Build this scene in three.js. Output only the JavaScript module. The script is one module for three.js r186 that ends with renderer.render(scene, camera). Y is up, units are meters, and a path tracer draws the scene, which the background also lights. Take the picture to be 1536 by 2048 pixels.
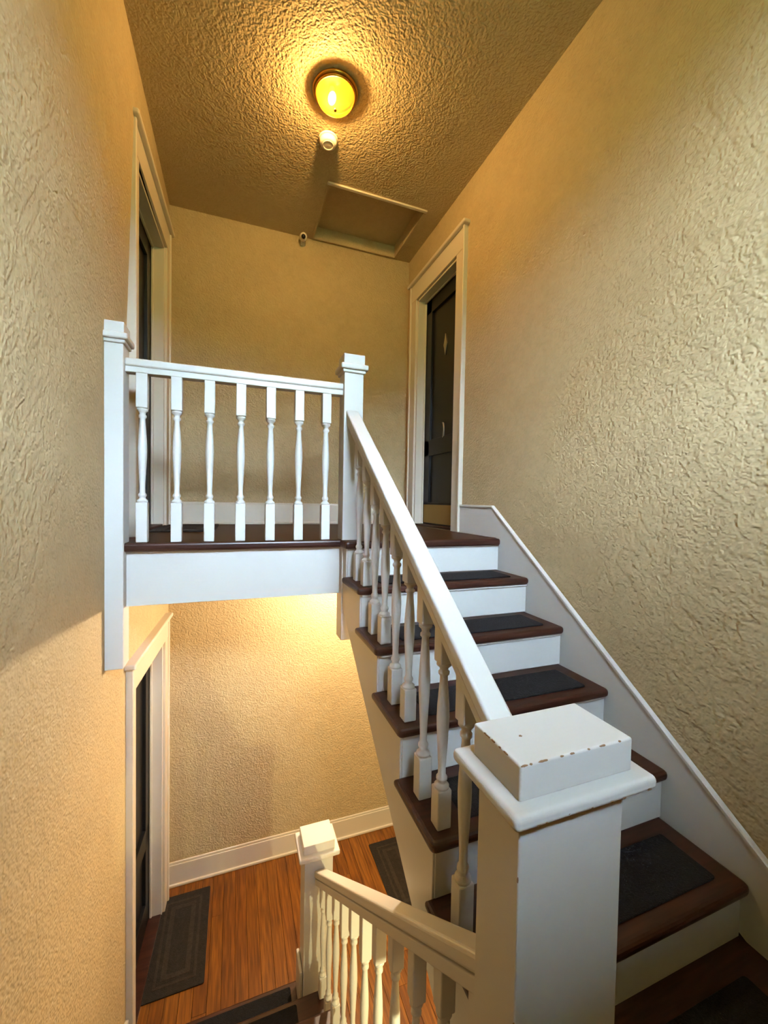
import * as THREE from 'three';
import { RoundedBoxGeometry } from 'three/addons/geometries/RoundedBoxGeometry.js';
import { mergeGeometries } from 'three/addons/utils/BufferGeometryUtils.js';

const renderer = new THREE.WebGLRenderer({ antialias: true });
renderer.toneMapping = THREE.LinearToneMapping;
renderer.toneMappingExposure = 1.0;
renderer.shadowMap.enabled = true;
renderer.shadowMap.type = THREE.PCFSoftShadowMap;
const scene = new THREE.Scene();

// ------------------------------------------------------------------ camera
const CAM = new THREE.Vector3(0.4966, 0.2155, 2.2704);
const YAW = 0.3537, PITCH = -0.0275, ROLL = 0.0178, FOCAL = 802.8;
const camera = new THREE.PerspectiveCamera(2 * Math.atan(1024 / FOCAL) * 180 / Math.PI, 0.75, 0.02, 200);
{
  const right = new THREE.Vector3(Math.cos(YAW), 0, Math.sin(YAW)), fwd = new THREE.Vector3(Math.sin(YAW), 0, -Math.cos(YAW)), up = new THREE.Vector3(0, 1, 0);
  const f2 = fwd.clone().multiplyScalar(Math.cos(PITCH)).addScaledVector(up, Math.sin(PITCH));
  const u2 = up.clone().multiplyScalar(Math.cos(PITCH)).addScaledVector(fwd, -Math.sin(PITCH));
  const r3 = right.clone().multiplyScalar(Math.cos(ROLL)).addScaledVector(u2, Math.sin(ROLL));
  const u3 = u2.clone().multiplyScalar(Math.cos(ROLL)).addScaledVector(right, -Math.sin(ROLL));
  camera.quaternion.setFromRotationMatrix(new THREE.Matrix4().makeBasis(r3, u3, f2.negate()));
  camera.position.copy(CAM);
  scene.add(camera);
}

// ------------------------------------------------------------------ light: overcast sky through the landing window, two warm ceiling lamps
const HALF_SOFFIT = -1.38;
scene.background = new THREE.Color().setRGB(0.64, 0.81, 1.0);
scene.backgroundIntensity = 108;
const LAMP_UP = { at: [0.995, 2.4705, 0.03], power: 2.8, color: new THREE.Color().setRGB(1.0, 0.56, 0.17) };
const LAMP_LOW = { at: [1.42, -0.302, -0.66], power: 9.8, color: new THREE.Color().setRGB(1.0, 0.78, 0.54) };
const LAMP_UNDER = { at: [1.5, HALF_SOFFIT, 2.12], power: 7.0, color: new THREE.Color().setRGB(1.0, 0.92, 0.50) };
const WIN = { x0: 0.5, x1: 1.5, y0: 0.96, y1: 2.1, z: 2.9, t: 0.26 };

// ------------------------------------------------------------------ dimensions (metres; y = 0 is the upper landing)
const W = 2.019, H = 2.4705, D = 1.283, LOW = -2.932;
const RISE = 0.19, GOING = 0.2575, Z0 = 0.2514, XL = 1.026;      // upper flight: nosing n at z = Z0 + n GOING, y = -n RISE
const LRISE = 0.1991, LGOING = 0.252, LZ1 = -0.14;               // lower flight: nosing k at z = LZ1 + (k-1) LGOING, y = LOW + k LRISE
const HALF = -1.14, ZB = 2.9, SOFFIT = -0.302;

// ------------------------------------------------------------------ helpers
let seed = 20240611;
const rnd = () => { seed |= 0; seed = seed + 0x6D2B79F5 | 0; let t = Math.imul(seed ^ seed >>> 15, 1 | seed); t = t + Math.imul(t ^ t >>> 7, 61 | t) ^ t; return ((t ^ t >>> 14) >>> 0) / 4294967296; };
const taken = new Map();
const numbered = (n) => { const k = taken.get(n) ?? 0; taken.set(n, k + 1); return k ? n + '_' + String(k).padStart(3, '0') : n; };
function shade(o) { o.traverse((m) => { if (m.isMesh) { m.castShadow = true; m.receiveShadow = true; } }); return o; }
function tag(o, label, category, group) { o.userData.label = label; o.userData.category = category; if (group) o.userData.group = group; return o; }
function structure(o, label, category) { o.userData.kind = 'structure'; if (label) o.userData.label = label; if (category) o.userData.category = category; return o; }
function thing(name, base, label, category, group) {
  const g = new THREE.Group(); g.name = numbered(name); g.position.set(...base); scene.add(g);
  return tag(g, label, category, group);
}
function worldOffset(o) { const p = new THREE.Vector3(); for (let q = o; q && q !== scene; q = q.parent) p.add(q.position); return p; }
// a mesh whose geometry is given in world coordinates, hung under parent
function mesh(name, geos, material, parent = scene) {
  let g = Array.isArray(geos) ? (geos.length > 1 ? merge(geos) : geos[0]) : geos;
  const m = new THREE.Mesh(g, material); m.name = parent === scene ? numbered(name) : name;
  parent.add(m);
  if (parent !== scene) m.position.copy(worldOffset(parent)).negate();
  m.castShadow = m.receiveShadow = true;
  return m;
}
function merge(list) {
  return mergeGeometries(list.map((g) => { const n = g.index ? g.toNonIndexed() : g.clone(); for (const k of Object.keys(n.attributes)) if (!['position', 'normal', 'uv'].includes(k)) n.deleteAttribute(k); return n; }));
}
function boxUV(g, swap = false, du = 0, dv = 0) {
  const p = g.attributes.position, n = g.attributes.normal, uv = new Float32Array(p.count * 2);
  for (let i = 0; i < p.count; i++) {
    const ax = Math.abs(n.getX(i)), ay = Math.abs(n.getY(i)), az = Math.abs(n.getZ(i)); let u, v;
    if (ay >= ax && ay >= az) { u = p.getX(i); v = p.getZ(i); } else if (ax >= az) { u = p.getZ(i); v = p.getY(i); } else { u = p.getX(i); v = p.getY(i); }
    if (swap) [u, v] = [v, u];
    uv[2 * i] = u + du; uv[2 * i + 1] = v + dv;
  }
  g.setAttribute('uv', new THREE.BufferAttribute(uv, 2));
  return g;
}
function box(x0, x1, y0, y1, z0, z1, r = 0.003, swap = false, du = 0, dv = 0) {
  const w = Math.abs(x1 - x0), h = Math.abs(y1 - y0), d = Math.abs(z1 - z0);
  const rr = Math.min(r, w * 0.49, h * 0.49, d * 0.49);
  const g = rr > 0.0004 ? new RoundedBoxGeometry(w, h, d, 2, rr) : new THREE.BoxGeometry(w, h, d);
  g.translate((x0 + x1) / 2, (y0 + y1) / 2, (z0 + z1) / 2);
  return boxUV(g, swap, du, dv);
}
// slab seen in plan: outline in (x, z), from y0 up to y1, bevelled edges
function planSlab(pts, y0, y1, bevel, radii = [], swap = false, dv = 0) {
  const s = new THREE.Shape(); const n = pts.length;
  for (let i = 0; i < n; i++) {
    const [x, z] = pts[i], [px, pz] = pts[(i + n - 1) % n], [nx, nz] = pts[(i + 1) % n], r = radii[i] ?? 0;
    if (!r) { i ? s.lineTo(x, -z) : s.moveTo(x, -z); continue; }
    const a = new THREE.Vector2(px - x, -(pz - z)).normalize().multiplyScalar(r), b = new THREE.Vector2(nx - x, -(nz - z)).normalize().multiplyScalar(r);
    i ? s.lineTo(x + a.x, -z + a.y) : s.moveTo(x + a.x, -z + a.y);
    s.quadraticCurveTo(x, -z, x + b.x, -z + b.y);
  }
  s.closePath();
  const g = new THREE.ExtrudeGeometry(s, { depth: y1 - y0 - 2 * bevel, bevelEnabled: bevel > 0, bevelThickness: bevel, bevelSize: bevel, bevelOffset: -bevel, bevelSegments: 3, curveSegments: 5, steps: 1 });
  g.rotateX(-Math.PI / 2); g.translate(0, y0 + bevel, 0);
  return boxUV(g, swap, 0, dv);
}
// board with an outline in (z, y), between two x
function sideBoard(pts, x0, x1, bevel = 0.002) {
  const s = new THREE.Shape(pts.map(([z, y]) => new THREE.Vector2(z, y)));
  const g = new THREE.ExtrudeGeometry(s, { depth: x1 - x0 - 2 * bevel, bevelEnabled: bevel > 0, bevelThickness: bevel, bevelSize: bevel, bevelOffset: -bevel, bevelSegments: 1, steps: 1 });
  g.applyMatrix4(new THREE.Matrix4().set(0, 0, 1, x0 + bevel, 0, 1, 0, 0, 1, 0, 0, 0, 0, 0, 0, 1));
  const ix = g.index; // mirror: turn the faces the right way out
  const p = g.attributes.position, n = g.attributes.normal;
  if (!ix) for (let i = 0; i < p.count; i += 3) for (const a of [p, n]) { const t = [a.getX(i + 1), a.getY(i + 1), a.getZ(i + 1)]; a.setXYZ(i + 1, a.getX(i + 2), a.getY(i + 2), a.getZ(i + 2)); a.setXYZ(i + 2, ...t); }
  return boxUV(g);
}
// a wall, floor or ceiling sheet with thickness and square openings, on a grid of lines us x vs
function sheet(us, vs, holes, front, back, uvOf) {
  const pos = [], uv = [];
  const inHole = (i, j) => { if (i < 0 || j < 0 || i >= us.length - 1 || j >= vs.length - 1) return true; const u = (us[i] + us[i + 1]) / 2, v = (vs[j] + vs[j + 1]) / 2; return holes.some(([a, b, c, d]) => u > a && u < b && v > c && v < d); };
  const quad = (a, b, c, d, ua, ub, uc, ud) => { pos.push(...a, ...b, ...c, ...a, ...c, ...d); uv.push(...ua, ...ub, ...uc, ...ua, ...uc, ...ud); };
  for (let i = 0; i < us.length - 1; i++) for (let j = 0; j < vs.length - 1; j++) {
    if (inHole(i, j)) continue;
    const u0 = us[i], u1 = us[i + 1], v0 = vs[j], v1 = vs[j + 1], F = (u, v) => front(u, v), B = (u, v) => back(u, v);
    quad(F(u0, v0), F(u1, v0), F(u1, v1), F(u0, v1), uvOf(u0, v0), uvOf(u1, v0), uvOf(u1, v1), uvOf(u0, v1));
    quad(B(u0, v1), B(u1, v1), B(u1, v0), B(u0, v0), uvOf(u0, v1), uvOf(u1, v1), uvOf(u1, v0), uvOf(u0, v0));
    const side = (p, q) => quad(F(...p), B(...p), B(...q), F(...q), uvOf(...p), uvOf(p[0] + 0.1, p[1] + 0.1), uvOf(q[0] + 0.1, q[1] + 0.1), uvOf(...q));
    if (inHole(i - 1, j)) side([u0, v1], [u0, v0]);
    if (inHole(i + 1, j)) side([u1, v0], [u1, v1]);
    if (inHole(i, j - 1)) side([u0, v0], [u1, v0]);
    if (inHole(i, j + 1)) side([u1, v1], [u0, v1]);
  }
  const g = new THREE.BufferGeometry();
  g.setAttribute('position', new THREE.Float32BufferAttribute(pos, 3)); g.setAttribute('uv', new THREE.Float32BufferAttribute(uv, 2));
  g.computeVertexNormals();
  return g;
}
const lines = (a, b, step, extra = []) => { const s = new Set(extra); const n = Math.max(1, Math.round((b - a) / step)); for (let i = 0; i <= n; i++) { const v = a + (b - a) * i / n; if (!extra.some((e) => Math.abs(e - v) < step * 0.3) || i === 0 || i === n) s.add(+v.toFixed(5)); } return [...s].sort((x, y) => x - y); };

// ------------------------------------------------------------------ textures (what the surfaces are made of)
function hash(x, y, s) { let h = Math.imul(x, 374761393) ^ Math.imul(y, 668265263) ^ Math.imul(s, 2246822519); h = Math.imul(h ^ h >>> 13, 1274126177); return ((h ^ h >>> 16) >>> 0) / 4294967296; }
function vnoise(x, y, px, py, s) { // tiles with periods px, py
  const xi = Math.floor(x), yi = Math.floor(y), fx = x - xi, fy = y - yi, m = (a, p) => ((a % p) + p) % p;
  const sx = fx * fx * (3 - 2 * fx), sy = fy * fy * (3 - 2 * fy);
  const a = hash(m(xi, px), m(yi, py), s), b = hash(m(xi + 1, px), m(yi, py), s), c = hash(m(xi, px), m(yi + 1, py), s), d = hash(m(xi + 1, px), m(yi + 1, py), s);
  return (a + (b - a) * sx) * (1 - sy) + (c + (d - c) * sx) * sy;
}
function texture(n, fn, srgb, metres) {
  const data = new Uint8Array(n * n * 4);
  for (let j = 0; j < n; j++) for (let i = 0; i < n; i++) { const c = fn(i / n, j / n), k = (j * n + i) * 4; for (let q = 0; q < 3; q++) data[k + q] = Math.max(0, Math.min(255, Math.round((Array.isArray(c) ? c[q] : c) * 255))); data[k + 3] = 255; }
  const t = new THREE.DataTexture(data, n, n, THREE.RGBAFormat);
  t.wrapS = t.wrapT = THREE.RepeatWrapping; t.magFilter = THREE.LinearFilter; t.minFilter = THREE.LinearMipmapLinearFilter; t.generateMipmaps = true;
  if (srgb) t.colorSpace = THREE.SRGBColorSpace;
  t.repeat.set(1 / metres, 1 / metres); t.needsUpdate = true;
  return t;
}
const step = (a, b, x) => { const t = Math.max(0, Math.min(1, (x - a) / (b - a))); return t * t * (3 - 2 * t); };
// hand-trowelled stucco: flattened blobs 15-40 mm across on a finely sanded ground
const stuccoHeight = texture(1024, (u, v) => {
  const wx = vnoise(u * 40, v * 40, 40, 40, 5) * 0.9, wy = vnoise(u * 40, v * 40, 40, 40, 6) * 0.9;
  const a = vnoise(u * 118 + wx, v * 118 + wy, 118, 118, 1), b = vnoise(u * 205 + wy, v * 205 + wx, 205, 205, 2), c = vnoise(u * 44, v * 44, 44, 44, 3);
  return 0.16 * c + 0.46 * a + 0.32 * b;
}, false, 1.2);
const stuccoTone = texture(512, (u, v) => {
  const c = 0.955 + 0.03 * (vnoise(u * 9, v * 9, 9, 9, 11) - 0.5) + 0.03 * (vnoise(u * 40, v * 40, 40, 40, 12) - 0.5) + 0.03 * (vnoise(u * 128, v * 128, 128, 128, 13) - 0.5);
  return [c, c, c * 0.995];
}, true, 1.7);
const grain = (s, lo, hi, streak) => texture(512, (u, v) => {
  const w = vnoise(u * 3, v * 5, 3, 5, s) * 0.35;
  const a = vnoise(u * 5 + w, v * streak + w * 3, 5, streak, s + 1), b = vnoise(u * 9, v * streak * 3, 9, streak * 3, s + 2), c = vnoise(u * 2, v * 4, 2, 4, s + 3);
  const t = 0.5 * a + 0.3 * b + 0.2 * c;
  return [0, 1, 2].map((q) => lo[q] + (hi[q] - lo[q]) * t);
}, true, 0.6);
const treadGrain = grain(31, [0.52, 0.50, 0.50], [1, 1, 1], 44);
const plankGrain = grain(51, [0.50, 0.44, 0.38], [1, 1, 1], 72);
const carpetPile = texture(256, (u, v) => 0.5 * vnoise(u * 64, v * 64, 64, 64, 61) + 0.5 * vnoise(u * 128, v * 128, 128, 128, 62), false, 0.25);
const carpetTone = texture(256, (u, v) => { const c = 0.62 + 0.38 * (0.6 * vnoise(u * 100, v * 100, 100, 100, 63) + 0.4 * vnoise(u * 20, v * 20, 20, 20, 64)); return [c, c, c]; }, true, 0.3);
const brushHeight = texture(256, (u, v) => 0.6 * vnoise(u * 6, v * 60, 6, 60, 71) + 0.4 * vnoise(u * 24, v * 24, 24, 24, 72), false, 0.3);

const C = (hex) => new THREE.Color(hex);
const std = (name, o) => { const m = new THREE.MeshStandardMaterial(o); m.name = name; return m; };
const M = {
  wall: std('cream stucco', { color: C('#c4b18a'), map: stuccoTone, bumpMap: stuccoHeight, bumpScale: 0.0058, roughness: 0.76 }),
  ceiling: std('cream stucco ceiling', { color: C('#c4b18a'), map: stuccoTone, bumpMap: stuccoHeight, bumpScale: 0.0058, roughness: 0.76 }),
  white: std('white gloss paint', { color: C('#d4d3cf'), roughness: 0.38, bumpMap: brushHeight, bumpScale: 0.0002 }),
  trim: std('cream white trim paint', { color: C('#d6cebe'), roughness: 0.4, bumpMap: brushHeight, bumpScale: 0.0002 }),
  tread: std('dark stained wood', { color: C('#4c291f'), map: treadGrain, roughness: 0.34 }),
  carpet: std('navy carpet pad', { color: C('#141821'), map: carpetTone, bumpMap: carpetPile, bumpScale: 0.003, roughness: 1 }),
  mat: std('charcoal door mat', { color: C('#302b27'), map: carpetTone, bumpMap: carpetPile, bumpScale: 0.003, roughness: 1 }),
  matRib: std('taupe door mat border', { color: C('#423a31'), map: carpetTone, bumpMap: carpetPile, bumpScale: 0.003, roughness: 1 }),
  door: std('black door paint', { color: C('#0b0e13'), roughness: 0.42 }),
  brass: std('aged brass', { color: C('#b98a3c'), roughness: 0.32, metalness: 1 }),
  nickel: std('worn nickel', { color: C('#b9b4a8'), roughness: 0.35, metalness: 1 }),
  kick: std('brass kick plate', { color: C('#a98a4c'), roughness: 0.45, metalness: 0.6 }),
  plastic: std('ivory plastic', { color: C('#e8e0d0'), roughness: 0.45 }),
  chip: std('bare wood showing through chipped paint', { color: C('#8a6a48'), roughness: 0.8 }),
  leaf: std('tree foliage', { color: C('#4e5a2c'), roughness: 1 }),
  grass: std('lawn', { color: C('#5f6b3a'), roughness: 1 }),
};
const plankMats = ['#a3661a', '#ab6e20', '#975c16', '#af7224', '#9d611c'].map((c, i) => std('oiled floorboard ' + i, { color: C(c), map: plankGrain, roughness: 0.4 }));

// ------------------------------------------------------------------ the shell
const DOOR = { za: -1.06, zb: -0.36, h: 2.02 };                        // door openings along z
const LZB = -0.275;
const leftDoors = [[DOOR.za, LZB, 0, DOOR.h], [DOOR.za, LZB, LOW, LOW + 2.08]];
const yl = lines(LOW - 0.1, H + 0.12, 0.12, [0, DOOR.h, LOW, LOW + 2.08]);
const zl = lines(-D - 0.12, ZB, 0.12, [DOOR.za, DOOR.zb, LZB]);
// the old left wall is out of plumb: it leans back by up to 55 mm towards the stairwell
const lean = (z, y) => -0.055 * Math.max(0, Math.min(1, (z + D) / 1.38)) * Math.max(0, Math.min(1, (H - y) / 1.5));
structure(mesh('wall_left', sheet(zl, yl, leftDoors, (z, y) => [lean(z, y), y, z], (z, y) => [-0.24, y, z], (z, y) => [z + 3.3, y]).rotateY(0), M.wall), 'cream stucco wall along the left side of the stairwell', 'wall');
structure(mesh('wall_right', sheet(zl, yl, [[DOOR.za, DOOR.zb, 0, DOOR.h]], (z, y) => [W, y, z], (z, y) => [W + 0.24, y, z], (z, y) => [z, y]), M.wall), 'cream stucco wall rising along the right of the stairs', 'wall');
structure(mesh('wall_back', sheet(lines(-0.24, W + 0.24, 0.5), lines(LOW - 0.1, H + 0.12, 0.5), [], (x, y) => [x, y, -D], (x, y) => [x, y, -D - 0.12], (x, y) => [x + 0.7, y + 0.4]), M.wall), 'cream stucco end wall behind both landings', 'wall');
structure(mesh('wall_front', sheet(lines(-0.24, W + 0.24, 0.5, [WIN.x0, WIN.x1]), lines(LOW - 0.1, H + 0.12, 0.5, [WIN.y0, WIN.y1]), [[WIN.x0, WIN.x1, WIN.y0, WIN.y1]], (x, y) => [x, y, ZB], (x, y) => [x, y, ZB + WIN.t], (x, y) => [x, y]), M.wall), 'stucco wall with the window over the half landing', 'wall');
const HATCH = { x0: 1.095, x1: 1.868, z0: -1.268, z1: -0.612, up: 0.10 };
structure(mesh('ceiling_upper', sheet(lines(-0.24, W + 0.24, 0.5, [HATCH.x0, HATCH.x1]), lines(-D - 0.12, ZB + WIN.t, 0.5, [HATCH.z0, HATCH.z1]), [[HATCH.x0, HATCH.x1, HATCH.z0, HATCH.z1]], (x, z) => [x, H, z], (x, z) => [x, H + 0.12, z], (x, z) => [x, z + 0.35]), M.ceiling), 'tan stucco ceiling over the stairwell', 'ceiling');

// lower hall floor: narrow boards running away from the viewer
const floorLow = new THREE.Group(); floorLow.name = 'floor_lower'; scene.add(floorLow);
structure(floorLow, 'orange brown narrow board floor of the lower hall', 'floor');
mesh('subfloor', box(-0.24, W + 0.24, LOW - 0.12, LOW - 0.018, -D - 0.12, ZB, 0), M.tread, floorLow);
{
  const bw = 0.0825;
  for (let x = -0.23; x < W + 0.1; x += bw) {
    let z = -D; const off = rnd() * 0.9;
    const cuts = [-D, -D + 0.35 + off, 0.62 + rnd() * 0.7, ZB];
    for (let k = 0; k < 3; k++) mesh('plank', box(x + 0.0008, x + bw - 0.0008, LOW - 0.018, LOW - rnd() * 0.0006, cuts[k] + 0.0006, cuts[k + 1] - 0.0006, 0.0015, true, rnd() * 3, rnd() * 3), plankMats[Math.floor(rnd() * 5)], floorLow);
  }
}
// upper landing: slab, boards' dark top with rounded nosing towards the well and the stairs
const landing = new THREE.Group(); landing.name = 'floor_upper'; scene.add(landing);
structure(landing, 'dark wooden floor of the upper landing', 'floor');
mesh('floor_board', planSlab([[-0.06, -D], [W, -D], [W, 0.2], [W - 0.021, 0.2], [W - 0.021, Z0], [1.03, Z0], [1.03, 0.142], [-0.06, 0.142]], -0.04, 0, 0.012, [0, 0, 0, 0, 0.02, 0.02]), M.tread, landing);
mesh('fascia_board', box(-0.02, 1.06, SOFFIT, -0.04, 0.075, 0.1, 0.002), M.white, landing);
mesh('fascia_bead', box(0.0, 1.05, -0.052, -0.04, 0.098, 0.112, 0.004), M.white, landing);
mesh('soffit', sheet(lines(-0.06, W, 0.5), lines(-D, 0.09, 0.4), [], (x, z) => [x, SOFFIT, z], (x, z) => [x, -0.05, z], (x, z) => [x, z]), M.ceiling, landing);
// half landing
const half = new THREE.Group(); half.name = 'floor_half_landing'; scene.add(half);
structure(half, 'dark wooden half landing at the foot of the upper flight', 'floor');
const HZ = LZ1 + 8 * LGOING;
mesh('floor_board', planSlab([[-0.06, HZ], [1.0, HZ], [1.0, Z0 + 5 * GOING - 0.05], [W - 0.0, Z0 + 5 * GOING - 0.05], [W, ZB], [-0.06, ZB]], HALF - 0.04, HALF, 0.008), M.tread, half);
mesh('slab', [box(-0.05, 1.07, HALF_SOFFIT, HALF - 0.041, HZ + 0.03, ZB, 0), box(1.07, W - 0.002, HALF_SOFFIT, HALF - 0.041, 1.49, ZB, 0)], M.trim, half);

// baseboards
const base = (name, parts, label) => structure(mesh(name, parts, M.trim), label, 'baseboard');
base('baseboard_back_upper', [box(0.0, W - 0.0, 0, 0.165, -D, -D + 0.018), box(0.0, W, 0.163, 0.182, -D, -D + 0.012, 0.005), box(0.0, W, 0, 0.02, -D, -D + 0.03, 0.006)], 'pale baseboard along the end wall of the upper landing');
base('baseboard_back_lower', [box(0.0, W, LOW, LOW + 0.175, -D, -D + 0.018), box(0.0, W, LOW + 0.172, LOW + 0.195, -D, -D + 0.013, 0.005), box(0.0, W, LOW, LOW + 0.022, -D, -D + 0.032, 0.006)], 'pale baseboard along the end wall of the lower hall');

// ------------------------------------------------------------------ doors with casings
function doorUnit(name, side, y0, h, xw, zb, label, kick, hardware) {
  const g = new THREE.Group(); g.name = name; g.position.set(xw, y0, (DOOR.za + DOOR.zb) / 2); scene.add(g);
  structure(g, label, 'door');
  const X = (n) => side > 0 ? xw - n : xw + n;                          // n metres out of the wall into the room
  // on the left the frames follow the wall, which is not quite parallel to the stairs
  const skew = side > 0 ? 0 : y0 < -1 ? 0.0398 : 0.030;
  const bx = (n0, n1, a, b, z0, z1, r) => { const q = box(X(n0), X(n1), y0 + a, y0 + b, z0, z1, r), p = q.attributes.position; for (let i = 0; i < p.count; i++) p.setX(i, p.getX(i) - skew * (p.getZ(i) + 0.6675)); return q; };
  const za = DOOR.za, cw = side > 0 ? 0.12 : 0.105;
  for (const [z0, z1, out] of [[za - cw, za, -1], [zb, zb + cw, 1]]) {
    const o = out > 0 ? z1 : z0, b = mesh('casing', bx(-0.03, 0.022, 0, h + 0.001, out > 0 ? z0 : z0 + 0.01, out > 0 ? z1 - 0.01 : z1), M.trim, g);
    mesh('back_band', bx(-0.03, 0.034, 0, h + 0.15, Math.min(o, o - out * 0.022), Math.max(o, o - out * 0.022), 0.006), M.trim, b);
  }
  const head = mesh('head_casing', bx(-0.03, 0.024, h, h + 0.15, za - cw + 0.01, zb + cw - 0.01), M.trim, g);
  mesh('head_cap', bx(-0.03, 0.052, h + 0.148, h + 0.178, za - cw - 0.025, zb + cw + 0.025, 0.01), M.trim, head);
  // lining of the opening with stop beads
  mesh('lining', [bx(-0.16, 0.005, 0, h, za, za + 0.018), bx(-0.16, 0.005, 0, h, zb - 0.018, zb), bx(-0.16, 0.005, h - 0.018, h, za, zb), bx(-0.075, -0.06, 0, h - 0.018, za + 0.018, za + 0.03), bx(-0.075, -0.06, 0, h - 0.018, zb - 0.03, zb - 0.018), bx(-0.075, -0.06, h - 0.03, h - 0.018, za + 0.018, zb - 0.018)], M.trim, g);
  mesh('rear_boarding', bx(-0.235, -0.19, -0.005, h + 0.01, za - 0.005, zb + 0.005, 0), M.door, g);
  mesh('threshold', bx(-0.17, 0.0, 0, 0.018, za + 0.018, zb - 0.018, 0.005), M.tread, g);
  // leaf: stiles and rails proud of two sunk panels
  const a = za + 0.02, b = zb - 0.02, t = h - 0.022;
  const leaf = mesh('door_leaf', [bx(-0.12, -0.1, 0.022, t, a, b, 0), bx(-0.125, -0.078, 0.022, t, a, a + 0.1), bx(-0.125, -0.078, 0.022, t, b - 0.1, b), bx(-0.125, -0.078, 0.022, 0.21, a, b), bx(-0.125, -0.078, 0.62, 0.76, a, b), bx(-0.125, -0.078, t - 0.12, t, a, b)], M.door, g);
  if (kick) mesh('kick_plate', bx(-0.079, -0.074, 0.03, 0.19, a + 0.02, b - 0.02, 0.001), M.kick, leaf);
  if (hardware) {
    const zc = (za + zb) / 2;
    const star = new THREE.Shape(); for (let i = 0; i < 8; i++) { const r = i % 2 ? 0.022 : 0.05 * (i % 4 ? 0.5 : 1), an = i * Math.PI / 4; star[i ? 'lineTo' : 'moveTo'](Math.sin(an) * r, Math.cos(an) * r * 1.7); } star.closePath();
    const sg = new THREE.ExtrudeGeometry(star, { depth: 0.008, bevelEnabled: true, bevelSize: 0.003, bevelThickness: 0.003, bevelSegments: 2 });
    sg.rotateY(side > 0 ? -Math.PI / 2 : Math.PI / 2); sg.translate(X(-0.1), y0 + 1.52, zc);
    const knocker = mesh('door_knocker', sg, M.nickel, leaf);
    const pull = [-0.07, -0.05, 0, 0.05, 0.07].map((d, i) => new THREE.Vector3(X(-0.1 + [0.0, 0.02, 0.024, 0.02, 0][i]), y0 + 0.81 + d, zc - 0.03 + [0, 0.05, 0.065, 0.05, 0][i]));
    mesh('door_pull', new THREE.TubeGeometry(new THREE.CatmullRomCurve3(pull), 16, 0.007, 8), M.nickel, leaf);
  }
  return g;
}
doorUnit('door_1', 1, 0, DOOR.h, W, DOOR.zb, 'black panelled door with brass kick plate at the top of the stairs', true, true);
doorUnit('door_2', -1, 0, DOOR.h, -0.016, LZB, 'dark door in a pale casing on the left of the upper landing', false, false);
doorUnit('door_3', -1, LOW, 2.08, -0.0245, LZB, 'dark door in a pale casing on the left of the lower hall', false, false);

// ------------------------------------------------------------------ window over the half landing (behind the viewer)
{
  const g = new THREE.Group(); g.name = 'window_1'; g.position.set((WIN.x0 + WIN.x1) / 2, WIN.y0, ZB); scene.add(g);
  structure(g, 'white sash window over the half landing', 'window');
  const { x0, x1, y0, y1 } = WIN, zf = ZB + 0.10, ym = (y0 + y1) / 2;
  mesh('frame', [box(x0, x0 + 0.04, y0, y1, zf, zf + 0.08), box(x1 - 0.04, x1, y0, y1, zf, zf + 0.08), box(x0, x1, y0, y0 + 0.04, zf, zf + 0.08), box(x0, x1, y1 - 0.04, y1, zf, zf + 0.08), box(x0, x1, ym - 0.02, ym + 0.02, zf, zf + 0.06)], M.white, g);
  mesh('casing', [box(x0 - 0.1, x0, y0 - 0.02, y1 + 0.12, ZB - 0.02, ZB + 0.01), box(x1, x1 + 0.1, y0 - 0.02, y1 + 0.12, ZB - 0.02, ZB + 0.01), box(x0, x1, y1, y1 + 0.12, ZB - 0.02, ZB + 0.01)], M.trim, g);
  mesh('window_sill', box(x0 - 0.12, x1 + 0.12, y0 - 0.03, y0, ZB - 0.06, ZB + 0.11, 0.008), M.trim, g);
  const glass = new THREE.MeshPhysicalMaterial({ color: 0xffffff, transmission: 1, roughness: 0, thickness: 0, ior: 1.5 }); glass.name = 'window glass';
  for (const [a, b] of [[y0 + 0.04, ym - 0.02], [ym + 0.02, y1 - 0.04]]) mesh('pane', box(x0 + 0.04, x1 - 0.04, a, b, zf + 0.035, zf + 0.038, 0), glass, g);
}
// what stands outside and shapes the daylight: the eave above the window and the trees beyond the lawn
structure(mesh('eave', [box(-3, 5, 2.33, 2.45, ZB + WIN.t, ZB + WIN.t + 0.51, 0.01), box(-3, 5, 2.3, 2.48, ZB + WIN.t + 0.51, ZB + WIN.t + 0.55, 0.01)], M.trim), 'roof eave above the window', 'eave');
{
  const crowns = [];
  for (let i = 0; i < 22; i++) {
    const g = new THREE.IcosahedronGeometry(1, 3), p = g.attributes.position, r = 1.6 + rnd() * 0.7;
    for (let k = 0; k < p.count; k++) { const s = 0.8 + 0.4 * hash(Math.round(p.getX(k) * 40 + 400), Math.round(p.getY(k) * 40 + p.getZ(k) * 400 + 4000), i); p.setXYZ(k, p.getX(k) * s, p.getY(k) * s, p.getZ(k) * s); }
    g.computeVertexNormals(); g.scale(r, 3.1 + rnd() * 0.7, r); g.translate(-13 + i * 1.27, -0.9 + rnd() * 0.5, 9.5 + rnd() * 1.2); crowns.push(g);
  }
  structure(mesh('tree_row', crowns, M.leaf), 'row of green trees beyond the lawn outside the window', 'trees');
}
structure(mesh('ground', box(-60, 60, -4.3, -4.1, ZB + WIN.t + 0.05, 90, 0), M.grass), 'grass outside the window', 'ground');

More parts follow.
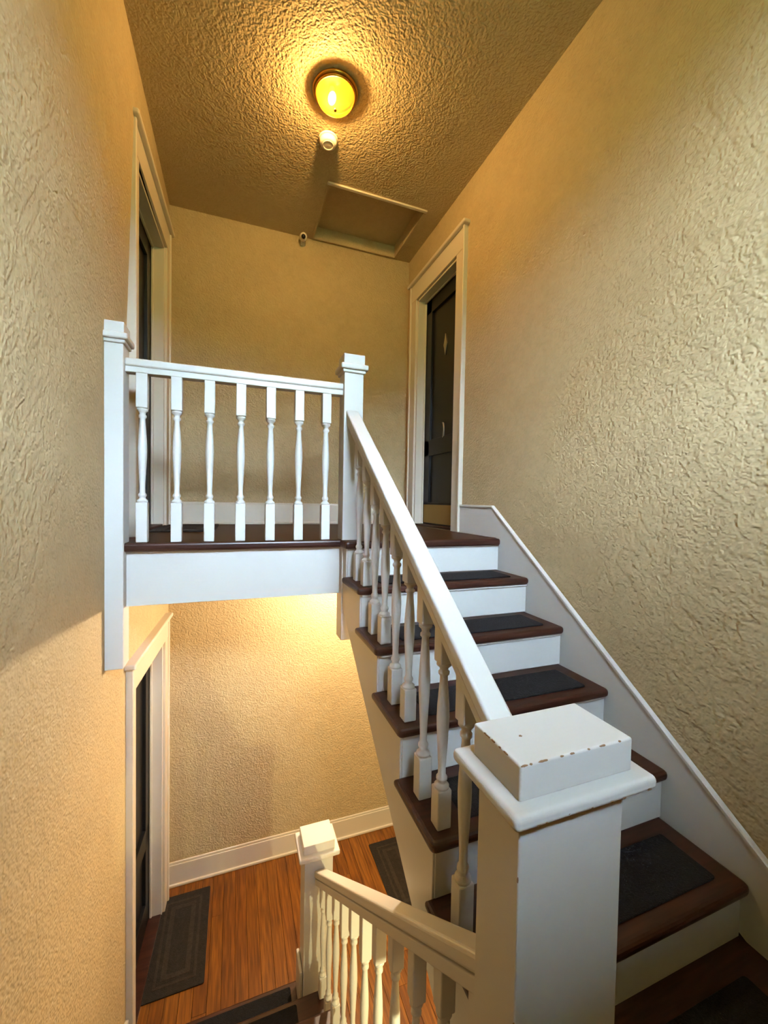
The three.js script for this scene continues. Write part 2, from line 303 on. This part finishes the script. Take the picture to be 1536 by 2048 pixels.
// ------------------------------------------------------------------ upper flight
const stairUp = thing('staircase', [1.5, HALF, 1.0], 'upper flight with white risers and dark treads against the right wall', 'staircase');
const riserBack = (n) => Z0 + n * GOING - 0.028;                       // front face of the riser under nosing n
for (let n = 0; n <= 5; n++) {
  const y = -n * RISE, zr = riserBack(n);
  if (n) mesh('tread', planSlab([[XL, riserBack(n - 1) - 0.01], [W - 0.02, riserBack(n - 1) - 0.01], [W - 0.02, Z0 + n * GOING], [XL, Z0 + n * GOING]], y - 0.034, y, 0.013, [0, 0, 0.022, 0.022], false, n * 0.17), M.tread, stairUp);
  mesh('riser', box(1.052, W - 0.02, y - RISE, y - (n ? 0.034 : 0.04), zr - 0.018, zr, 0.002), M.white, stairUp);
  mesh('cove_bead', box(1.05, W - 0.02, y - 0.048, y - 0.034, zr, zr + 0.011, 0.005), M.white, stairUp);
}
{ // outer string, cut to the steps
  const pts = [[0.155, -0.04]];
  for (let n = 0; n <= 5; n++) { const y = -n * RISE - 0.035, zr = riserBack(n); pts.push([zr - 0.004, y], [zr - 0.004, y - RISE + 0.001]); }
  const low = (z) => -0.493 - 0.772 * (z - 0.32);
  pts.push([1.70, HALF - 0.02], [1.70, -1.38], [1.469, -1.38], [0.155, low(0.155)]);
  mesh('stringer', sideBoard(pts, 1.045, 1.07, 0.0015), M.white, stairUp);
  const lowR = (z) => low(z) + 0.01;
  mesh('stair_soffit', sideBoard([[0.09, lowR(0.09) + 0.02], [0.09, lowR(0.09)], [1.475, lowR(1.475)], [1.475, lowR(1.475) + 0.02]], 1.07, W - 0.002, 0), M.trim, stairUp);
}
{ // wall skirt
  const top = (z) => 0.193 - 0.738 * (z - 0.145), z1 = 1.75;
  const m = mesh('wall_skirt', sideBoard([[-0.235, 0], [-0.235, 0.185], [0.145, 0.185], [z1, top(z1) - 0.008], [z1 + 0.3, HALF + 0.17], [ZB - 0.004, HALF + 0.17], [ZB - 0.004, HALF], [1.53, HALF], [0.2, -0.45], [0.2, 0]], W - 0.02, W - 0.002, 0.002), M.white, stairUp);
  mesh('skirt_bead', sideBoard([[-0.235, 0.181], [-0.235, 0.199], [0.152, 0.199], [z1, top(z1) + 0.010], [z1, top(z1) - 0.012], [0.148, 0.181]], W - 0.026, W - 0.002, 0.004), M.white, stairUp);
}
// carpet pads
const padWords = ['just below the upper landing', 'second step below the upper landing', 'third step below the upper landing', 'step level with the post cap', 'lowest step beside the big post'];
for (let n = 1; n <= 5; n++) {
  const zn = Z0 + n * GOING, z0 = riserBack(n - 1) + 0.058, z1 = zn - 0.052, y = -n * RISE;
  const p = planSlab([[1.165, z0], [1.918, z0], [1.918, z1], [1.165, z1]], y, y + 0.006, 0.002, [0.012, 0.012, 0.012, 0.012]);
  tag(mesh('stair_carpet_pad', p, M.carpet), 'dark navy carpet pad on the ' + padWords[n - 1], 'carpet pad', 'pads on the upper flight');
}
tag(mesh('landing_rug', planSlab([[1.12, 1.585], [1.885, 1.585], [1.885, 2.45], [1.12, 2.45]], HALF, HALF + 0.007, 0.002, [0.015, 0.015, 0.015, 0.015]), M.carpet), 'dark navy rug on the half landing in the bottom right corner', 'rug');

// ------------------------------------------------------------------ lower flight (rises towards the viewer along the left wall)
const stairLow = thing('staircase', [0.45, LOW, 0.7], 'lower flight climbing from the lower hall along the left wall', 'staircase');
for (let k = 1; k <= 9; k++) {
  const y = LOW + k * LRISE, zn = LZ1 + (k - 1) * LGOING;
  if (k < 9) mesh('tread', planSlab([[-0.05, zn], [1.015, zn], [1.015, zn + LGOING + 0.03], [-0.05, zn + LGOING + 0.03]], y - 0.034, y, 0.013, [0.0, 0.02], false, k * 0.13), M.tread, stairLow);
  mesh('riser', box(-0.05, 0.99, y - LRISE, y - 0.034, zn + 0.028, zn + 0.046, 0.002), M.white, stairLow);
}
{
  const pts = [];
  for (let k = 1; k <= 9; k++) { const y = LOW + k * LRISE - 0.035, z = LZ1 + (k - 1) * LGOING + 0.03; pts.push([z, y - LRISE + 0.001 + (k === 1 ? 0.034 : 0)], [z, y]); }
  pts.push([1.95, HALF - 0.035], [1.95, HALF - 0.4], [0.1, LOW], [-0.155, LOW]);
  mesh('stringer', sideBoard(pts.slice(0, -1), 0.975, 0.998, 0.0015), M.white, stairLow);
  const sk = (z) => LOW + LRISE + 0.12 + 0.79 * (z - LZ1);
  mesh('wall_skirt', sideBoard([[LZ1 - 0.04, LOW], [LZ1 - 0.04, LOW + 0.3], [LZ1 + 0.01, sk(LZ1 + 0.01)], [1.9, sk(1.9)], [1.9, sk(1.9) - 0.4], [0.2, LOW]], -0.054, -0.03, 0.003), M.white, stairLow);
}
for (let k = 1; k <= 3; k++) {
  const y = LOW + k * LRISE, zn = LZ1 + (k - 1) * LGOING;
  tag(mesh('stair_carpet_pad', planSlab([[0.07, zn + 0.03], [0.825, zn + 0.03], [0.825, zn + 0.225], [0.07, zn + 0.225]], y, y + 0.006, 0.002, [0.012, 0.012, 0.012, 0.012]), M.carpet),
    'dark carpet pad on the ' + ['bottom step of the lower flight', 'second step of the lower flight', 'third step of the lower flight'][k - 1], 'carpet pad', 'pads on the lower flight');
}

// ------------------------------------------------------------------ balusters and railings
function baluster(x, z, yb, yt, w = 0.044, slope = 0) {
  const total = yt - yb, turned = Math.min(0.447, total - 0.21), hb = Math.min(0.195, (total - turned) * 0.54), y0 = yb + hb, y1 = y0 + turned, r = w / 2;
  const P = [[0.78, 0], [0.98, 0.012], [0.98, 0.03], [0.62, 0.045], [0.55, 0.06], [0.74, 0.075], [0.74, 0.092], [0.52, 0.11], [0.50, 0.16], [0.58, 0.26], [0.70, 0.38], [0.80, 0.48], [0.84, 0.56], [0.78, 0.66], [0.64, 0.77], [0.52, 0.855], [0.50, 0.885], [0.74, 0.9], [0.74, 0.917], [0.52, 0.93], [0.60, 0.95], [0.98, 0.968], [0.98, 0.985], [0.78, 1]];
  const lathe = new THREE.LatheGeometry(P.map(([a, t]) => new THREE.Vector2(a * r, y0 + t * turned)), 16);
  lathe.translate(x, 0, z);
  const bottom = box(x - r, x + r, yb, y0 + 0.004, z - r, z + r, 0.004), top = box(x - r, x + r, y1 - 0.004, yt, z - r, z + r, 0.004);
  if (slope) { const p = top.attributes.position; for (let i = 0; i < p.count; i++) if (p.getY(i) > yt - 0.02) p.setY(i, p.getY(i) + slope * (p.getZ(i) - z)); }
  return merge([bottom, lathe, top]);
}
function newel(parent, x0, x1, z0, z1, yb, yt, capBlock, capPlate, name = 'newel_post') {
  // shaft to yt, then a plate that overhangs and a smaller block on top
  const post = mesh(name, box(x0, x1, yb, yt, z0, z1, 0.003), M.white, parent);
  const [o, ph] = capPlate, [i, bh] = capBlock;
  mesh('newel_cap', [box(x0 - o, x1 + o, yt, yt + ph, z0 - o, z1 + o, 0.009), box(x0 - i, x1 + i, yt + ph - 0.002, yt + ph + bh, z0 - i, z1 + i, 0.004)], M.white, post);
  mesh('neck_bead', box(x0 - o * 0.45, x1 + o * 0.45, yt - 0.016, yt + 0.002, z0 - o * 0.45, z1 + o * 0.45, 0.006), M.white, post);
  return post;
}
// landing railing across the well
const railLanding = thing('landing_railing', [0.5, 0, 0.1], 'white turned railing along the open edge of the upper landing', 'railing');
newel(railLanding, -0.075, 0.018, 0.05, 0.156, -0.575, 0.915, [0.004, 0.05], [0.02, 0.03]);
newel(railLanding, 1.0385, 1.145, 0.05, 0.156, -0.55, 0.918, [0.006, 0.055], [0.024, 0.03]);
mesh('handrail', [box(0.015, 1.042, 0.812, 0.85, 0.066, 0.134, 0.01), box(0.015, 1.042, 0.786, 0.816, 0.074, 0.126, 0.004)], M.white, railLanding);
for (let i = 0; i < 7; i++) mesh('baluster', baluster(0.083 + 0.145 * i, 0.1, 0.0, 0.79, 0.048), M.white, railLanding);

// sloping handrail: profile boxes sheared along the slope, vertical ends
function slopedRail(x0, x1, za, zb, topAt, slope, layers) {
  return layers.map(([inset, t, b, r]) => {
    const y = topAt(za), g = box(x0 + inset, x1 - inset, y - b, y - t, za, zb, r), p = g.attributes.position;
    for (let i = 0; i < p.count; i++) p.setY(i, p.getY(i) + slope * (p.getZ(i) - za));
    g.computeVertexNormals(); return g;
  });
}
const railUp = thing('stair_railing', [1.085, HALF, 1.0], 'white turned railing of the upper flight ending in the big post', 'railing');
const upTop = (z) => 0.647 - 0.738 * (z - 0.23);
mesh('handrail', slopedRail(1.05, 1.12, 0.15, 1.67, upTop, -0.738, [[0, 0, 0.046, 0.01], [0.014, 0.042, 0.053, 0.002], [0.006, 0.051, 0.082, 0.004]]), M.white, railUp);
for (let n = 1; n <= 5; n++) for (const back of [0.19, 0.061]) { const z = Z0 + n * GOING - back; mesh('baluster', baluster(1.085, z, -n * RISE, upTop(z) - 0.078, 0.046, -0.738), M.white, railUp); }
{
  const x0 = 0.912, x1 = 1.131, z0 = 1.665, z1 = 1.776, yt = -0.262;
  const post = newel(railUp, x0, x1, z0, z1, -1.62, yt, [0.008, 0.056], [0.036, 0.023]);
  // bare wood where the paint has flaked off along the cap's edges
  const chips = [], top = yt + 0.023 + 0.056, add = (x, y, z, a, b, c) => { const g = new THREE.IcosahedronGeometry(1, 1); const p = g.attributes.position; for (let i = 0; i < p.count; i++) { const s = 0.7 + 0.6 * hash(Math.round(p.getX(i) * 50 + 90), Math.round(p.getY(i) * 50 + Math.round(p.getZ(i) * 50) * 7 + 900), chips.length); p.setXYZ(i, p.getX(i) * s, p.getY(i) * s, p.getZ(i) * s); } g.computeVertexNormals(); g.scale(a, b, c); g.translate(x, y, z); chips.push(g); };
  for (let i = 0; i < 12; i++) { const t = rnd(); add(x0 + t * t * 0.21, top - 0.0012, z1 + 0.0072, 0.002 + rnd() * 0.005, 0.0014, 0.0016); }
  for (let i = 0; i < 9; i++) add(x0 - 0.0072, top - 0.0012, z1 - rnd() * 0.1, 0.0014, 0.0013, 0.002 + rnd() * 0.004);
  for (let i = 0; i < 9; i++) add(x0 - 0.027 + rnd() * 0.27, yt + 0.004 + rnd() * 0.004, z1 + 0.0345, 0.002 + rnd() * 0.004, 0.0016, 0.0016);
  add(x0 + 0.045, top - 0.0004, z1 - 0.058, 0.004, 0.0008, 0.003);
  for (let i = 0; i < 5; i++) add(x0, -0.35 - rnd() * 0.8, z1 - 0.0008, 0.0012, 0.003 + rnd() * 0.014, 0.0014);
  const c = mesh('paint_chips', chips, M.chip, post); c.userData.kind = 'stuff';
}
// lower railing
const railLow = thing('stair_railing', [0.965, LOW, 0.8], 'white turned railing of the lower flight seen from above', 'railing');
const lowTop = (z) => -1.818 + 0.79 * (z - 0.16);
mesh('handrail', slopedRail(0.935, 0.998, 0.03, 1.67, lowTop, 0.79, [[0, 0, 0.044, 0.01], [0.013, 0.04, 0.052, 0.002], [0.005, 0.05, 0.088, 0.004]]), M.white, railLow);
for (let i = 0; i < 11; i++) {
  const z = 0.145 + 0.147 * i, k = 1 + Math.floor((z - 0.022 - LZ1) / LGOING);
  mesh('baluster', baluster(0.966, z, LOW + k * LRISE, lowTop(z) - 0.086, 0.04, 0.79), M.white, railLow);
}
newel(railLow, 0.878, 1.042, -0.10, 0.04, LOW + LRISE, -1.83, [0.008, 0.05], [0.034, 0.03]);
mesh('newel_plinth', box(0.858, 0.876, LOW + LRISE, LOW + LRISE + 0.23, -0.11, 0.03, 0.006), M.white, railLow);

// ------------------------------------------------------------------ door mats
function doorMat(x0, x1, z0, z1, y, label) {
  const g = thing('door_mat', [(x0 + x1) / 2, y, (z0 + z1) / 2], label, 'door mat', 'mats before the doors');
  mesh('mat_base', planSlab([[x0, z0], [x1, z0], [x1, z1], [x0, z1]], y, y + 0.008, 0.002, [0.012, 0.012, 0.012, 0.012]), M.mat, g);
  const fr = (d, w) => [box(x0 + d, x1 - d, y + 0.007, y + 0.0105, z0 + d, z0 + d + w, 0.001), box(x0 + d, x1 - d, y + 0.007, y + 0.0105, z1 - d - w, z1 - d, 0.001), box(x0 + d, x0 + d + w, y + 0.007, y + 0.0105, z0 + d + w, z1 - d - w, 0.001), box(x1 - d - w, x1 - d, y + 0.007, y + 0.0105, z0 + d + w, z1 - d - w, 0.001)];
  mesh('mat_border', [...fr(0.055, 0.016), ...fr(0.095, 0.03)], M.matRib, g);
}
doorMat(0.0, 0.37, -1.2, -0.5, 0, 'dark door mat on the upper landing behind the balusters');
doorMat(-0.038, 0.325, -1.17, -0.475, LOW, 'charcoal bordered door mat before the left door of the lower hall');
doorMat(1.655, 1.99, -1.12, -0.42, LOW, 'charcoal bordered door mat below the upper flight at the right');

// ------------------------------------------------------------------ ceiling fittings
function ceilingLamp(spec, label) {
  const [x, y, z] = spec.at, g = thing('ceiling_lamp', spec.at, label, 'ceiling lamp');
  const rot = (pts, n = 40) => new THREE.LatheGeometry(pts.map(([r, h]) => new THREE.Vector2(r, h)), n).translate(x, y, z);
  mesh('pan', rot([[0, -0.002], [0.118, -0.002], [0.124, -0.008], [0.124, -0.016], [0.117, -0.022], [0.111, -0.022], [0.108, -0.010], [0, -0.010]]), M.brass, g);
  mesh('retaining_ring', rot([[0.106, -0.018], [0.113, -0.020], [0.114, -0.027], [0.110, -0.032], [0.103, -0.031], [0.101, -0.026], [0.106, -0.018]]), M.brass, g);
  const glass = new THREE.MeshPhysicalMaterial({ color: C('#ffd860'), transmission: 0.92, roughness: 0.14, thickness: 0, emissive: new THREE.Color().setRGB(1.0, 0.66, 0.06), emissiveIntensity: 0.3 }); glass.name = 'amber glass bowl';
  const prof = []; for (let i = 0; i <= 12; i++) { const a = i / 12 * Math.PI / 2; prof.push([0.104 * Math.cos(a), -0.030 - 0.07 * Math.sin(a)]); }
  prof[12][0] = 0.0001;
  mesh('glass_bowl', rot(prof), glass, g);
  mesh('finial', rot([[0.0001, -0.112], [0.006, -0.111], [0.0085, -0.106], [0.006, -0.1], [0.004, -0.096]], 16), M.brass, g);
  const glow = std('lit bulb', { color: C('#fff3d0'), emissive: new THREE.Color().setRGB(1, 0.86, 0.5), emissiveIntensity: 22 });
  const bz = 0.016, bxo = -0.022;
  const bulb = mesh('bulb', new THREE.SphereGeometry(0.022, 20, 14).scale(1, 1, 1.6).translate(x + bxo, y - 0.064, z + bz), glow, g);
  mesh('lamp_holder', new THREE.CylinderGeometry(0.014, 0.016, 0.036, 16).translate(x + bxo, y - 0.026, z + bz), M.plastic, g);
  const L = new THREE.PointLight(spec.color, spec.power, 0, 2);
  L.name = 'lamp_light'; L.position.set(bxo, -0.064, bz); L.castShadow = true; L.shadow.radius = 1.2; L.shadow.mapSize.set(1024, 1024);
  g.add(L);
}
ceilingLamp(LAMP_UP, 'lit round brass ceiling lamp with a yellow glass bowl');
ceilingLamp(LAMP_LOW, 'lit ceiling lamp on the underside of the upper landing');
ceilingLamp(LAMP_UNDER, 'lit ceiling lamp on the underside of the half landing');
{
  const g = thing('smoke_detector', [1.02, H, -0.27], 'small round white smoke detector on the ceiling beside the lamp', 'smoke detector');
  const rot = (pts) => new THREE.LatheGeometry(pts.map(([r, h]) => new THREE.Vector2(r, h)), 36).translate(1.02, H, -0.27);
  mesh('mounting_base', rot([[0.0001, -0.001], [0.058, -0.001], [0.06, -0.012], [0.054, -0.014], [0.0001, -0.014]]), M.plastic, g);
  mesh('cover', rot([[0.0001, -0.046], [0.038, -0.045], [0.048, -0.040], [0.053, -0.03], [0.055, -0.013], [0.0001, -0.013]]), M.plastic, g);
  mesh('vent_ring', rot([[0.028, -0.0445], [0.030, -0.0475], [0.034, -0.0475], [0.036, -0.0445]]), M.plastic, g);
}
{
  const g = thing('alarm_sensor', [1.02, H - 0.03, -D + 0.03], 'small pale alarm sensor where ceiling meets end wall', 'sensor');
  mesh('wall_bracket', box(1.0, 1.04, H - 0.075, H - 0.01, -D, -D + 0.012, 0.003), M.plastic, g);
  mesh('arm', new THREE.CylinderGeometry(0.007, 0.007, 0.05, 10).rotateX(Math.PI / 2).translate(1.02, H - 0.045, -D + 0.03), M.nickel, g);
  const head = mesh('head', new THREE.CapsuleGeometry(0.03, 0.04, 6, 16).rotateX(Math.PI / 2 + 0.35).translate(1.012, H - 0.045, -D + 0.075), M.plastic, g);
  mesh('lens', new THREE.SphereGeometry(0.018, 16, 10).translate(1.008, H - 0.068, -D + 0.118), M.door, head);
}
{
  const { x0, x1, z0, z1, up } = HATCH;
  const g = thing('attic_hatch', [(x0 + x1) / 2, H, (z0 + z1) / 2], 'recessed attic hatch with a pale frame in the ceiling', 'hatch');
  mesh('hatch_frame', [box(x0, x0 + 0.014, H - 0.006, H + up, z0, z1, 0.002), box(x1 - 0.014, x1, H - 0.006, H + up, z0, z1, 0.002), box(x0, x1, H - 0.006, H + up, z0, z0 + 0.014, 0.002), box(x0, x1, H - 0.012, H + up, z1 - 0.014, z1, 0.002)], M.wall, g);
  mesh('hatch_panel', box(x0, x1, H + up, H + up + 0.02, z0, z1, 0), M.ceiling, g);
  mesh('hatch_moulding', [box(x0 - 0.005, x1 + 0.005, H - 0.014, H, z1 - 0.012, z1 + 0.014, 0.005)], M.trim, g);
}
renderer.render(scene, camera);
